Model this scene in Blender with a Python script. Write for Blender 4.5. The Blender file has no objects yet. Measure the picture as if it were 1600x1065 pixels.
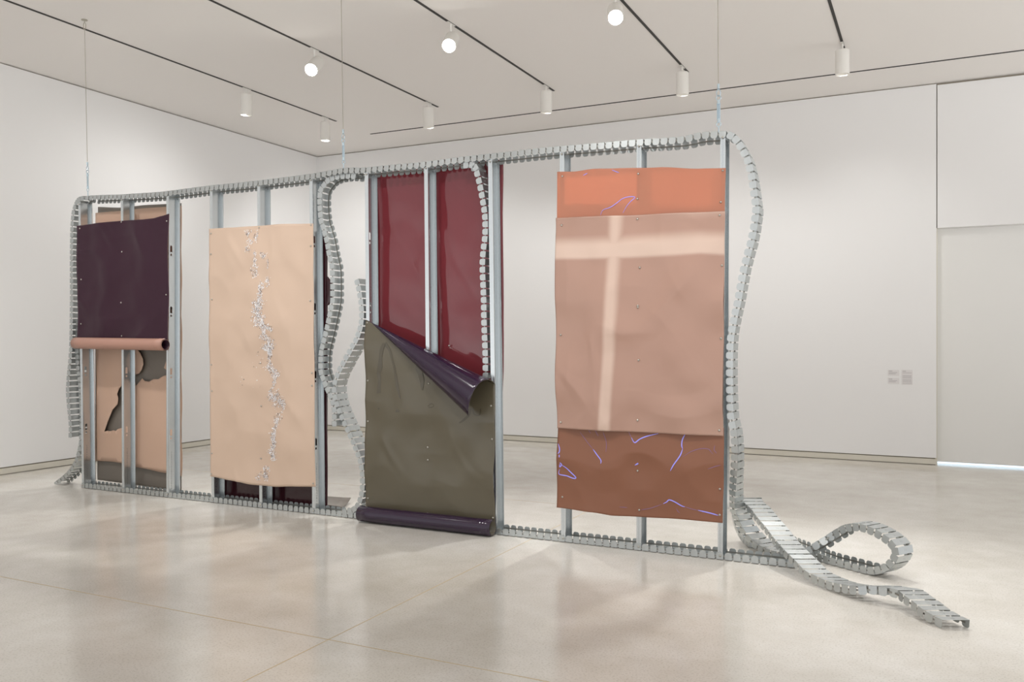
import bpy, bmesh, math, random
from mathutils import Vector, Matrix, noise
from mathutils.geometry import delaunay_2d_cdt

random.seed(7)
S = bpy.context.scene
COL = S.collection
V = Vector

# ------------------------------------------------------------------ camera
CAM = V((8.0758, -6.1322, 1.5655)); YAW = 0.457; F = 1339.33; V0 = 530.78
H = 4.779            # ceiling height
DB = 5.834           # back wall
XL = -1.615          # left wall
cam_data = bpy.data.cameras.new('camera'); cam = bpy.data.objects.new('camera', cam_data)
COL.objects.link(cam); S.camera = cam
cam.location = CAM; cam.rotation_euler = (math.pi/2, 0, YAW)
cam_data.sensor_fit = 'HORIZONTAL'; cam_data.sensor_width = 36; cam_data.lens = F*36/1600
cam_data.shift_y = (V0-532.5)/1600; cam_data.clip_end = 100
# ------------------------------------------------------------------ world, exposure
W = bpy.data.worlds.new('world'); S.world = W; W.use_nodes = True
bg = W.node_tree.nodes['Background']; bg.inputs[1].default_value = 1.0
_n = W.node_tree.nodes; _l = W.node_tree.links      # added fill: brighter lower half lifts ceiling and walls, in place of unbuilt gallery
_tc = _n.new('ShaderNodeTexCoord'); _sp = _n.new('ShaderNodeSeparateXYZ'); _mr = _n.new('ShaderNodeMapRange'); _mx = _n.new('ShaderNodeMix'); _mx.data_type = 'RGBA'
_mr.inputs[1].default_value = -.12; _mr.inputs[2].default_value = .12
_mx.inputs[6].default_value = (1.65, 1.65, 1.65, 1); _mx.inputs[7].default_value = (.84, .84, .84, 1)
_l.new(_tc.outputs['Generated'], _sp.inputs[0]); _l.new(_sp.outputs[2], _mr.inputs[0]); _l.new(_mr.outputs[0], _mx.inputs[0]); _l.new(_mx.outputs[2], bg.inputs[0])
S.view_settings.view_transform = 'Standard'; S.view_settings.look = 'None'
S.view_settings.gamma = 1; S.view_settings.exposure = 0.07; S.view_settings.use_curve_mapping = False
WALLWASH, FRONT, BACKSPOT = 84, 130, 275

def spot(loc, aim, energy, size=70, blend=0.8, radius=0.07, col=(1, 0.995, 0.98), parent=None):
    l = bpy.data.lights.new('spot_beam', 'SPOT'); o = bpy.data.objects.new('spot_beam', l); COL.objects.link(o)
    l.energy = energy; l.spot_size = math.radians(size); l.spot_blend = blend; l.shadow_soft_size = radius; l.color = col
    o.rotation_euler = (V(aim)-V(loc)).to_track_quat('-Z', 'Y').to_euler()
    if parent:
        o.parent = parent; o.location = V(loc)-parent.location
    else:
        o.location = loc
    return o
TRX = [0.2, 1.94, 3.68, 5.43, 7.19]
# lamps further along the same ceiling tracks, on the viewer's side of the room
for x in TRX + [8.95]:
    spot((x, -2.1, 4.5), (x-0.2, 0.0, 1.1), FRONT, 72, 1.0, 0.09)

# ------------------------------------------------------------------ pixel -> place
_c, _s = math.cos(YAW), math.sin(YAW)
def ray(u, v): return V(((u-800)/F*_c-_s, (u-800)/F*_s+_c, -(v-V0)/F))
def aty(u, v, y=0.0):
    d = ray(u, v); return CAM+d*((y-CAM.y)/d.y)
def atz(u, v, z=0.0):
    d = ray(u, v); return CAM+d*((z-CAM.z)/d.z)
def atplane(u, v, g, n):
    d = ray(u, v); return CAM+d*((g-CAM).dot(n)/d.dot(n))

# ------------------------------------------------------------------ materials
def srgb(r, g, b):
    f = lambda c: (c/12.92 if c <= .04045 else ((c+.055)/1.055)**2.4)
    return (f(r/255), f(g/255), f(b/255), 1)
def mat(name, col, rough=0.5, metal=0.0, spec=0.5, var=0.0, vscale=4.0, bump=0.0, bscale=60, transl=0.0, coat=0.0, stretch=None, rvar=0.0):
    m = bpy.data.materials.new(name); m.use_nodes = True; nt = m.node_tree; N = nt.nodes; L = nt.links
    b = N['Principled BSDF']; b.inputs['Base Color'].default_value = col; b.inputs['Roughness'].default_value = rough
    b.inputs['Metallic'].default_value = metal; b.inputs['Specular IOR Level'].default_value = spec
    b.inputs['Coat Weight'].default_value = coat; b.inputs['Coat Roughness'].default_value = 0.08
    tc = N.new('ShaderNodeTexCoord'); src = tc.outputs['Object']
    if stretch:
        mp = N.new('ShaderNodeMapping'); mp.inputs['Scale'].default_value = stretch; L.new(src, mp.inputs[0]); src = mp.outputs[0]
    if var or rvar:
        nz = N.new('ShaderNodeTexNoise'); nz.inputs['Scale'].default_value = vscale; nz.inputs['Detail'].default_value = 5
        L.new(src, nz.inputs['Vector'])
        if var:
            mx = N.new('ShaderNodeMix'); mx.data_type = 'RGBA'
            mx.inputs[6].default_value = tuple(c*(1-var) for c in col[:3])+(1,)
            mx.inputs[7].default_value = tuple(min(1, c*(1+var)) for c in col[:3])+(1,)
            L.new(nz.outputs[0], mx.inputs[0]); L.new(mx.outputs[2], b.inputs['Base Color'])
        if rvar:
            mr = N.new('ShaderNodeMapRange'); mr.inputs[3].default_value = rough-rvar; mr.inputs[4].default_value = rough+rvar
            L.new(nz.outputs[0], mr.inputs[0]); L.new(mr.outputs[0], b.inputs['Roughness'])
    if bump:
        nb = N.new('ShaderNodeTexNoise'); nb.inputs['Scale'].default_value = bscale; nb.inputs['Detail'].default_value = 3
        L.new(src, nb.inputs['Vector']); bp = N.new('ShaderNodeBump'); bp.inputs['Strength'].default_value = bump
        bp.inputs['Distance'].default_value = 0.01; L.new(nb.outputs[0], bp.inputs['Height']); L.new(bp.outputs[0], b.inputs['Normal'])
    if transl:
        out = N['Material Output']; t = N.new('ShaderNodeBsdfTranslucent'); t.inputs[0].default_value = col
        ms = N.new('ShaderNodeMixShader'); ms.inputs[0].default_value = transl
        L.new(b.outputs[0], ms.inputs[1]); L.new(t.outputs[0], ms.inputs[2]); L.new(ms.outputs[0], out.inputs[0])
    return m
def emit(name, col, strength):
    m = bpy.data.materials.new(name); m.use_nodes = True; b = m.node_tree.nodes['Principled BSDF']
    b.inputs['Base Color'].default_value = col; b.inputs['Emission Color'].default_value = col; b.inputs['Emission Strength'].default_value = strength
    return m
M = {}
M['wall'] = mat('wall_paint', srgb(238, 237, 236), 0.85, spec=0.2, bump=0.02, bscale=250)
M['ceil'] = mat('ceiling_paint', srgb(238, 234, 230), 0.9, spec=0.1)
M['base'] = mat('baseboard_paint', srgb(214, 209, 196), 0.6)
M['gap'] = mat('shadow_gap', srgb(170, 161, 146), 0.9)
M['door'] = mat('door_paint', srgb(233, 232, 229), 0.7, spec=0.3)
M['steel'] = mat('galvanized_steel', srgb(190, 194, 194), 0.36, metal=0.78, var=0.10, vscale=14, rvar=0.07)
M['stud'] = mat('galvanized_stud', srgb(210, 215, 217), 0.24, metal=0.88, var=0.06, vscale=9, rvar=0.05, stretch=(1, 1, .15))
M['strap'] = mat('strap_steel', srgb(150, 149, 143), 0.45, metal=0.8)
M['print'] = mat('printed_ink', srgb(95, 98, 100), 0.6)
M['screw'] = mat('screw_steel', srgb(190, 186, 178), 0.3, metal=0.9)
M['purple'] = mat('dark_purple_vinyl', srgb(54, 27, 42), 0.34, spec=0.3, var=0.06, vscale=2)
M['aubergine'] = mat('glossy_aubergine_vinyl', srgb(42, 23, 48), 0.13, spec=0.6)
M['rose'] = mat('rose_vinyl', srgb(178, 136, 120), 0.42)
M['tan'] = mat('tan_vinyl', srgb(203, 170, 148), 0.35, var=0.05, vscale=2)
M['grey'] = mat('warm_grey_vinyl', srgb(120, 112, 103), 0.30, var=0.05, vscale=2)
M['peach'] = mat('peach_vinyl', srgb(212, 186, 165), 0.45, var=0.03, vscale=2)
M['maroon'] = mat('dark_maroon_vinyl', srgb(58, 26, 32), 0.10, spec=0.5)
M['red'] = mat('glossy_red_vinyl', srgb(116, 48, 54), 0.05, spec=0.6, var=0.06, vscale=1.5)
M['olive'] = mat('olive_grey_vinyl', srgb(96, 89, 73), 0.27, spec=0.5, var=0.06, vscale=1.6)
M['dark_mark'] = mat('darker_olive', srgb(82, 75, 60), 0.22)
M['orange'] = mat('coral_orange_film', srgb(226, 164, 136), 0.35, transl=0.5, var=0.03)
M['brown'] = mat('rust_brown_film', srgb(158, 108, 84), 0.35, transl=0.25, var=0.10, vscale=1.6)
M['white'] = mat('white_sheet', srgb(240, 239, 235), 0.6)
M['flake'] = mat('silver_flake', srgb(248, 245, 246), 0.45, metal=0.05, var=0.08, vscale=60)
M['flake2'] = mat('tarnished_flake', srgb(158, 148, 146), 0.35, metal=0.4)
M['blue'] = mat('blue_violet_caustic', srgb(168, 162, 255), 0.4)  # lavender colour standing in for caustic light on the film
M['blue2'] = mat('faint_violet_caustic', srgb(150, 115, 150), 0.4)
M['black'] = mat('black_track', srgb(40, 37, 33), 0.6)
M['lampwhite'] = mat('white_lamp_paint', srgb(232, 229, 223), 0.7)
M['lens'] = emit('lamp_lens', (1, .97, .92, 1), 30)
M['lens2'] = emit('lamp_lens_soft', (1, .97, .92, 1), .9)
M['wire'] = mat('steel_wire', srgb(176, 170, 156), 0.4, metal=0.6)
M['zinc'] = mat('zinc_hardware', srgb(196, 212, 222), 0.25, metal=0.8)
M['doorlight'] = emit('daylight_under_door', srgb(214, 232, 246), 1.3)
M['paper'] = mat('label_paper', srgb(226, 223, 222), 0.7)
M['ink'] = mat('label_ink', srgb(196, 192, 192), 0.7)
M['joint'] = mat('floor_joint', srgb(192, 168, 112), 0.6)

# polished concrete
def concrete():
    m = bpy.data.materials.new('polished_concrete'); m.use_nodes = True; nt = m.node_tree; N = nt.nodes; L = nt.links
    b = N['Principled BSDF']; tc = N.new('ShaderNodeTexCoord')
    n1 = N.new('ShaderNodeTexNoise'); n1.inputs['Scale'].default_value = 0.7; n1.inputs['Detail'].default_value = 8; n1.inputs['Roughness'].default_value = .62
    n2 = N.new('ShaderNodeTexNoise'); n2.inputs['Scale'].default_value = 90; n2.inputs['Detail'].default_value = 3
    n3 = N.new('ShaderNodeTexNoise'); n3.inputs['Scale'].default_value = 5; n3.inputs['Detail'].default_value = 6
    for n in (n1, n2, n3): L.new(tc.outputs['Object'], n.inputs['Vector'])
    cr = N.new('ShaderNodeValToRGB'); e = cr.color_ramp.elements
    e[0].position = .32; e[0].color = srgb(207, 201, 191); e[1].position = .68; e[1].color = srgb(228, 225, 219)
    L.new(n1.outputs[0], cr.inputs[0])
    mx = N.new('ShaderNodeMix'); mx.data_type = 'RGBA'; mx.blend_type = 'MULTIPLY'; mx.inputs[0].default_value = 1
    cr2 = N.new('ShaderNodeValToRGB'); e2 = cr2.color_ramp.elements
    e2[0].position = .30; e2[0].color = (.80, .79, .77, 1); e2[1].position = .48; e2[1].color = (1, 1, 1, 1)
    L.new(n2.outputs[0], cr2.inputs[0]); L.new(cr.outputs[0], mx.inputs[6]); L.new(cr2.outputs[0], mx.inputs[7])
    mx2 = N.new('ShaderNodeMix'); mx2.data_type = 'RGBA'; mx2.blend_type = 'MULTIPLY'; mx2.inputs[0].default_value = 1
    cr3 = N.new('ShaderNodeValToRGB'); e3 = cr3.color_ramp.elements
    e3[0].position = .3; e3[0].color = (.92, .91, .89, 1); e3[1].position = .7; e3[1].color = (1, 1, 1, 1)
    L.new(n3.outputs[0], cr3.inputs[0]); L.new(mx.outputs[2], mx2.inputs[6]); L.new(cr3.outputs[0], mx2.inputs[7])
    L.new(mx2.outputs[2], b.inputs['Base Color'])
    mr = N.new('ShaderNodeMapRange'); mr.inputs[3].default_value = .10; mr.inputs[4].default_value = .22; L.new(n1.outputs[0], mr.inputs[0])
    L.new(mr.outputs[0], b.inputs['Roughness']); b.inputs['Specular IOR Level'].default_value = .85
    return m
M['floor'] = concrete()

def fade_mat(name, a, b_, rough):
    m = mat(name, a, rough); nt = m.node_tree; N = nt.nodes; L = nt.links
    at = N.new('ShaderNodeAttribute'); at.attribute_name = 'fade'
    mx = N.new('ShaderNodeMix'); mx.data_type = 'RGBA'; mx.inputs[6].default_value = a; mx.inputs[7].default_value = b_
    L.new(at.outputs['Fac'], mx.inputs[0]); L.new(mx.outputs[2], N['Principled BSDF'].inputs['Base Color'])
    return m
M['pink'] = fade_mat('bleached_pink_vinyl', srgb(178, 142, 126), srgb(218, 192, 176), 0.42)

# ------------------------------------------------------------------ builders
def tag(o, label=None, cat=None, group=None, kind=None):
    if label: o['label'] = label
    if cat: o['category'] = cat
    if group: o['group'] = group
    if kind: o['kind'] = kind
    return o
def empty(name, loc, label, cat, group=None):
    o = bpy.data.objects.new(name, None); COL.objects.link(o); o.location = loc; o.empty_display_size = .1
    return tag(o, label, cat, group)
def obj(name, verts, faces, m, parent=None, smooth=False, loc=(0, 0, 0), mi=None):
    me = bpy.data.meshes.new(name); me.from_pydata([tuple(v) for v in verts], [], faces)
    for mm in (m if isinstance(m, (list, tuple)) else [m]): me.materials.append(mm)
    if mi:
        for p, k in zip(me.polygons, mi): p.material_index = k
    if smooth:
        for p in me.polygons: p.use_smooth = True
    me.update()
    o = bpy.data.objects.new(name, me); COL.objects.link(o); o.location = loc
    if parent: o.parent = parent
    return o
class MB:
    def __init__(s): s.v = []; s.f = []; s.mi = []
    def add(s, vs, fs, mi=0):
        n = len(s.v); s.v += [V(v) for v in vs]; s.f += [tuple(i+n for i in f) for f in fs]; s.mi += [mi]*len(fs)
    def prism(s, poly, off, mi=0):       # poly: list of 3D points, off: extrude vector
        n = len(poly); off = V(off)
        vs = [V(p) for p in poly]+[V(p)+off for p in poly]
        fs = [tuple(range(n))[::-1], tuple(range(n, 2*n))]+[(i, (i+1) % n, n+(i+1) % n, n+i) for i in range(n)]
        s.add(vs, fs, mi)
    def box(s, a, b, mi=0):
        x0, y0, z0 = a; x1, y1, z1 = b
        s.prism([(x0, y0, z0), (x1, y0, z0), (x1, y1, z0), (x0, y1, z0)], (0, 0, z1-z0), mi)
    def tube(s, pts, r, n=8, cap=True, mi=0):
        pts = [V(p) for p in pts]; rings = []
        rr = r if isinstance(r, (list, tuple)) else [r]*len(pts)
        ref = V((0, 1, 0))
        for i, p in enumerate(pts):
            t = (pts[min(i+1, len(pts)-1)]-pts[max(i-1, 0)]).normalized()
            a = t.cross(ref)
            if a.length < 1e-3: a = t.cross(V((1, 0, 0)))
            a.normalize(); b = t.cross(a)
            rings.append([p+(a*math.cos(k*2*math.pi/n)+b*math.sin(k*2*math.pi/n))*rr[i] for k in range(n)])
        vs = [q for R in rings for q in R]; fs = []
        for i in range(len(pts)-1):
            for k in range(n): fs.append((i*n+k, i*n+(k+1) % n, (i+1)*n+(k+1) % n, (i+1)*n+k))
        if cap: fs += [tuple(range(n))[::-1], tuple(range((len(pts)-1)*n, len(pts)*n))]
        s.add(vs, fs, mi)
    def torus(s, c, r, r2, ax1, ax2, n=14, m=6, sx=1.0):
        c = V(c); ax1 = V(ax1); ax2 = V(ax2)
        pts = [c+ax1*(r*sx*math.cos(i*2*math.pi/n))+ax2*(r*math.sin(i*2*math.pi/n)) for i in range(n)]
        nn = ax1.cross(ax2).normalized(); vs = []; fs = []
        for i in range(n):
            d = (pts[i]-c).normalized()
            for k in range(m):
                t = k*2*math.pi/m; vs.append(pts[i]+d*(r2*math.cos(t))+nn*(r2*math.sin(t)))
        for i in range(n):
            for k in range(m): fs.append((i*m+k, i*m+(k+1) % m, ((i+1) % n)*m+(k+1) % m, ((i+1) % n)*m+k))
        s.add(vs, fs)
    def build(s, name, m, parent=None, smooth=False, loc=(0, 0, 0)):
        loc = V(loc)
        return obj(name, [v-loc for v in s.v], s.f, m, parent, smooth, (0, 0, 0) if parent else loc, s.mi)
def struct(name, mb, m, parent=None):
    o = mb.build(name, m, parent)
    if not parent: o['kind'] = 'structure'
    return o
def solid(o, t, mo=0, offset=-1.0):
    md = o.modifiers.new('thickness', 'SOLIDIFY'); md.thickness = t; md.offset = offset
    if mo: md.material_offset = mo; md.material_offset_rim = mo
    return o
def spline(ctrl, n=16):
    out = []
    c = [ctrl[0]]+list(ctrl)+[ctrl[-1]]
    for i in range(1, len(c)-2):
        p0, p1, p2, p3 = c[i-1], c[i], c[i+1], c[i+2]
        for k in range(n):
            t = k/n
            out.append(0.5*((2*p1)+(p2-p0)*t+(2*p0-5*p1+4*p2-p3)*t*t+(3*p1-p0-3*p2+p3)*t**3))
    out.append(c[-2].copy()); return out
def lerp_poly(poly, x):      # poly: [(x, z)...] ascending x
    if x <= poly[0][0]: return poly[0][1]
    for (a, b), (c, d) in zip(poly, poly[1:]):
        if x <= c:
            t = (x-a)/(c-a) if c > a else 0; t = t*t*(3-2*t)*.5+t*.5
            return b+(d-b)*t
    return poly[-1][1]

# ================================================================== THE ROOM
mb = MB(); mb.box((-1.9, -6.9, -.12), (12.5, 7.2, 0)); struct('floor', mb, M['floor'])
mb = MB(); mb.box((-1.9, -6.9, H), (12.5, 7.2, H+.12)); struct('ceiling', mb, M['ceil'])
mb = MB(); mb.box((XL-.2, -6.9, .088), (XL, DB+.2, H-.014)); mb.box((XL-.2, -6.9, 0), (XL-.03, DB+.2, H), 1); struct('wall_left', mb, [M['wall'], M['gap']])
XD = 8.115
mb = MB(); mb.box((XL, DB, .088), (XD-.006, DB+.2, H-.014)); mb.box((XL, DB+.03, 0), (XD-.02, DB+.2, H), 1); struct('wall_back', mb, [M['wall'], M['gap']])
mb = MB(); mb.box((XL-.15, -6.9, .007), (XL-.004, DB, .074)); struct('baseboard_left', mb, M['base'])
mb = MB(); mb.box((XL, DB+.004, .007), (XD-.006, DB+.12, .074)); struct('baseboard_back', mb, M['base'])
# overhead panel above the big door, and the recessed door
mb = MB(); mb.box((XD+.004, DB-.002, 2.965), (12.5, DB+.2, H-.03)); mb.box((XD-.01, DB+.05, 2.98), (12.5, DB+.2, H), 1); struct('trim_1', mb, [M['wall'], M['gap']])
mb = MB(); mb.box((XD+.004, DB+.12, .03), (12.5, DB+.2, 2.964)); struct('door_1', mb, M['door'])
mb = MB(); mb.box((XD, DB+.20, 0), (12.5, DB+.26, .06)); struct('trim_2', mb, M['doorlight'])
mb = MB(); mb.box((XD-.02, DB+.01, 0), (XD+.004, DB+.2, 2.965)); struct('trim_3', mb, M['base'])
# saw-cut joints in the concrete, filled with yellowish sealant
mb = MB(); mb.box((XL, -2.537, 0), (12.5, -2.533, .0006)); mb.box((5.236, -6.9, 0), (5.24, DB, .0006)); mb.box((XL, 1.4, 0), (5.2, 1.403, .0006)); struct('trim_4', mb, M['joint'])

# ------------------------------------------------------------------ ceiling lighting tracks
order = ['leftmost', 'second from the left', 'middle', 'fourth from the left', 'rightmost']
for x, w in zip(TRX, order):
    o = empty('lighting_track', (x, 4.03, H), f'thin black ceiling lighting track running to the back wall, {w} of five', 'lighting track', 'parallel ceiling lighting tracks')
    mb = MB(); mb.box((x-.014, -6.9, H-.006), (x+.014, 4.03, H+.01)); mb.build('rail', M['black'], o, loc=o.location)
o = empty('lighting_track', (.19, 4.90, H), 'thin black lighting track in the ceiling running parallel to the back wall', 'lighting track')
mb = MB(); mb.box((.19, 4.888, H-.006), (12.5, 4.912, H+.01)); mb.build('rail', M['black'], o, loc=o.location)

def spotlight(x, y, axis, label, lensmat, energy, aim, size=75):
    r = empty('spotlight', (x, y, H), label, 'spotlight', 'spotlights on the ceiling tracks')
    mb = MB(); mb.box((x-.013, y-.07, H-.012), (x+.013, y+.07, H-.004)); mb.build('track_adapter', M['lampwhite'], r, loc=r.location)
    mb = MB(); mb.tube([(x, y, H-.01), (x, y, H-.085)], .011, 8); mb.build('stem', M['lampwhite'], r, loc=r.location)
    a = V(axis).normalized(); up = V((0, 0, 1)); top = V((x, y, H-.075)) if abs(a.z) > .9 else V((x, y, H-.19))-a*.13
    R = .073; Ln = .265; n = 28
    e1 = a.cross(V((1, 0, 0.01))).normalized(); e2 = a.cross(e1)
    prof = [(0, 0), (R-.008, 0), (R, .008), (R, Ln), (R-.006, Ln), (R-.008, Ln-.115)]
    vs = []; fs = []
    for (rr, d) in prof:
        for k in range(n):
            t = 2*math.pi*k/n; vs.append(top+a*d+(e1*math.cos(t)+e2*math.sin(t))*max(rr, 1e-4))
    for i in range(len(prof)-1):
        for k in range(n): fs.append((i*n+k, i*n+(k+1) % n, (i+1)*n+(k+1) % n, (i+1)*n+k))
    h = obj('housing', [v-r.location for v in vs], fs, M['lampwhite'], r, True)
    h.modifiers.new('split', 'EDGE_SPLIT')
    vs = [top+a*(Ln-.12 if lensmat is M['lens2'] else Ln-.006)+(e1*math.cos(2*math.pi*k/n)+e2*math.sin(2*math.pi*k/n))*(R-.008) for k in range(n)]
    obj('lens', [v-r.location for v in vs], [tuple(range(n))], lensmat, r)
    if energy: spot(top+a*(Ln+.02), aim, energy, size, 1.0, .07, parent=r)
    return r
spotlight(.2, 2.20, (-.06, .05, -1), 'white cylinder spotlight on the leftmost ceiling track, the nearer of its two', M['lens2'], WALLWASH*1.05, (XL, 1.7, 1.2), 150)
spotlight(.2, 3.77, (0, .03, -1), 'white cylinder spotlight near the end of the leftmost ceiling track', M['lens2'], WALLWASH*1.7, (-.9, DB, 1.7), 120)
for x, w in zip(TRX[1:], ['second ceiling track from the left', 'middle ceiling track', 'fourth ceiling track from the left', 'rightmost ceiling track']):
    spotlight(x, 3.78, (0, .03, -1), f'white cylinder spotlight hanging at the end of the {w}', M['lens2'], WALLWASH*(1.0 if x < 7 else .7), (x, DB, 1.6), 95)
for x, y, w in [(1.94, 1.40, 'leftmost of the three glaring ones'), (3.68, 1.40, 'middle one of the three glaring ones'), (5.43, 1.42, 'rightmost of the three glaring ones')]:
    spotlight(x, y, (.28, -.76, -.58), f'brightly lit spotlight pointing towards us, {w}', M['lens'], BACKSPOT, (x+.3, -.2, 0), 74)
spot((7.19, 1.3, 4.5), (7.5, -.2, 0), BACKSPOT*1.1, 60, .9)
spot((.2, 0.9, 4.5), (.5, -.6, 0), BACKSPOT*.8, 60, .9)

# ================================================================== SEGMENTED STEEL TRACK
TW = .150; PITCH = .061; FH = .051; LL = .0245
def link_mesh(mb, P, T, Wv, N, w):
    q = lambda x, y, z: P+T*x+Wv*y+N*z
    t = .0012; h = w/2; c = .013
    mb.prism([q(-LL, -h, 0), q(LL, -h, 0), q(LL, h, 0), q(-LL, h, 0)], N*t)
    for sgn in (-1, 1):
        prof = [(-LL, 0), (LL, 0), (LL, FH-c), (LL-c*.35, FH-c*.35), (LL-c, FH), (-LL+c, FH), (-LL+c*.35, FH-c*.35), (-LL, FH-c)]
        mb.prism([q(x, sgn*h, z) for x, z in prof], Wv*(-sgn*t))
    # small pressed tongue in the web
    for (a, b, c2, d) in [(-.008, -.008, .008, -.0068), (-.008, .0068, .008, .008), (.0068, -.008, .008, .008)]:
        mb.prism([q(a, b, -.0006), q(c2, b, -.0006), q(c2, d, -.0006), q(a, d, -.0006)], N*.0012)
def chain(label, ctrl, sign, n=None, w=TW, skew=False, pitch=PITCH, group=None, maxparts=100):
    """ctrl: list of (centre point of the web, width direction)"""
    pts = spline([V(p) for p, _ in ctrl]); ws = spline([V(a).normalized() for _, a in ctrl])
    d = [0]
    for a, b in zip(pts, pts[1:]): d.append(d[-1]+(b-a).length)
    total = d[-1]
    if n is None: n = int(round(total/pitch))
    pitch = total/n
    def at(s):
        s = min(max(s, 0), total); lo, hi = 0, len(d)-1
        while hi-lo > 1:
            m = (lo+hi)//2
            if d[m] <= s: lo = m
            else: hi = m
        t = (s-d[lo])/max(d[hi]-d[lo], 1e-9)
        return pts[lo].lerp(pts[hi], t), ws[lo].lerp(ws[hi], t).normalized()
    fr = []
    for i in range(n):
        s = (i+.5)*pitch; P, Wv = at(s); T = (at(s+pitch*.5)[0]-at(s-pitch*.5)[0]).normalized()
        if not skew: Wv = (Wv-T*Wv.dot(T)).normalized()
        N = (Wv.cross(T)*sign).normalized(); fr.append((P, T, Wv, N))
    base = min((f[0] for f in fr), key=lambda p: p.z).copy()
    root = empty('flexible_track', base, label, 'metal track', group)
    idx = sorted(range(n), key=lambda i: (fr[i][0]-CAM).length)
    keep = set(idx[:maxparts]); rest = MB()
    for i in range(n):
        P, T, Wv, N = fr[i]
        if i in keep:
            mb = MB(); link_mesh(mb, P, T, Wv, N, w)
            o = obj('link', [v-P for v in mb.v], mb.f, M['steel'], root); o.location = P-base
        else: link_mesh(rest, P, T, Wv, N, w)
    if rest.v:
        o = obj('link', [v-base for v in rest.v], rest.f, M['steel'], root); o['kind'] = 'stuff'
    for sgn in (-1, 1):
        mb = MB(); vs = []; fs = []
        for P, T, Wv, N in fr:
            for e in (-.55*pitch, .55*pitch):
                pass
        for k, (P, T, Wv, N) in enumerate(fr):
            y = sgn*(w/2-.0035)
            vs += [P+Wv*y+N*.018, P+Wv*y+N*.029, P+Wv*(y-sgn*.0015)+N*.029, P+Wv*(y-sgn*.0015)+N*.018]
        for k in range(n-1):
            a = 4*k
            for j in range(4): fs.append((a+j, a+(j+1) % 4, a+4+(j+1) % 4, a+4+j))
        fs += [(0, 1, 2, 3), (4*n-1, 4*n-2, 4*n-3, 4*n-4)]
        obj('strap', [v-base for v in vs], fs, M['strap'], root)
    return root
YF = -.004              # front face of the tracks
def px(path, y=YF, w=(0, 1, 0)):    # picture points of the front corner of the web -> centre line
    wv = V(w).normalized(); return [(aty(u, v, y)+wv*(TW/2), wv) for u, v in path]

tilt = (0, .99, -.10)
top_px = [(133, 306), (146, 305), (179.6, 303.8), (189.5, 303.5), (225, 301.3), (257, 298.8), (290, 294.5), (328.4, 289.5), (365, 286), (403, 281.7), (445, 276.5), (487.7, 271), (515, 266), (534.6, 262.5), (550, 261.5), (570, 261.3),
          (620, 256.5), (664, 252.4), (715, 245.5), (761.5, 240.3), (800, 236), (838.5, 231.6), (875.8, 228), (935, 223), (995, 217.7), (1040, 215), (1069, 212.4), (1093, 206.8), (1124, 204.6), (1136, 204.4)]
chain('segmented galvanized track running along the top edge of the stud frame', px(top_px, YF, tilt), 1)
bot_px = [(126.5, 768.5), (160, 771), (200, 774.5), (260, 780), (330.6, 788), (405.5, 796.5), (488, 806), (572, 815.5), (640, 823), (700, 829.5), (775, 838), (877, 850), (936, 857.5), (995, 864.8), (1060, 872), (1122, 880), (1190, 885.5), (1243, 890)]
bot = []
for u, v in bot_px:
    p = aty(u, v, YF); p.z = .004; bot.append((p+V((0, TW/2, 0)), V((0, 1, 0))))
chain('segmented galvanized track lying on the floor under the studs, full length of the frame', bot, -1)
tail = [(131, 306), (126.6, 306.6), (121.5, 308.8), (118.2, 312.5), (115.4, 319.3), (113, 326.6), (111.3, 336), (110, 355), (109.2, 392.6), (109.2, 430), (109.3, 469), (108.8, 501), (108.2, 535), (107, 560), (105, 580), (103.7, 595), (103.2, 614), (104.7, 634.6), (106.6, 652), (107.6, 668), (107, 684)]
chain('segmented metal track hanging free from the top left corner of the frame', px(tail), -1, group='loose track tails')
dpx = [(119, 500), (117.5, 530), (117, 548), (118, 565), (119.5, 580), (122, 600), (123.5, 625), (124.3, 650), (124, 675), (123, 692), (120.5, 705), (117, 717), (112, 727), (105, 736), (97, 743.5), (89, 750), (84, 754)]
chain('short segmented track curling out onto the floor at the left foot of the frame', px(dpx, .03), -1, group='loose track tails')
apx = [(556, 271), (542, 270), (529, 271), (518.5, 273.5), (509, 278.5), (502.5, 286), (497, 294.5), (495, 304.8), (495, 322.6), (497, 345), (500, 354.5), (503.7, 367.6), (506.5, 379), (510, 399.6), (512.5, 409), (514.5, 420.2), (515, 440), (515, 457.5), (514.7, 470.7),
       (512, 483.8), (507.4, 506.4), (502.4, 527), (497.5, 547.7), (496.5, 565), (497, 582), (501.3, 594.8), (504.6, 603.8), (508.6, 612.8), (513, 623), (516.5, 633), (517.8, 643), (517.8, 653), (517.8, 667)]
chain('wavy segmented track hanging from the top edge beside the peach sheet, ending in mid air', px(apx, .006), -1, w=.134, group='loose track tails')
bpx = [(560, 434), (563.7, 448), (565.6, 459.4), (567.5, 470.7), (568.6, 482), (568.8, 492.3), (568, 504.5), (566, 514.8), (562.8, 524.2), (558.7, 534.5), (553, 543.9), (547.8, 554.2), (542.5, 563), (538, 572), (532.8, 581.4), (529, 590.8), (526.2, 600.4), (525.8, 610.5), (527.2, 620.7), (529.9, 630.8),
       (534, 642), (538.4, 652.2), (542.4, 661.2), (547.2, 671.3), (551.8, 682), (556.4, 691.8), (560.3, 702.3), (564, 712.2), (567, 722), (569, 734), (570, 744.4), (570, 755), (569.5, 766), (567.5, 776.6), (564.2, 787), (559.5, 795), (552, 801), (543, 803.5), (534, 804)]
chain('wavy segmented track rising from the floor track at the left edge of the olive sheet', px(bpx, -.006), -1 if False else 1, group='loose track tails')
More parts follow.
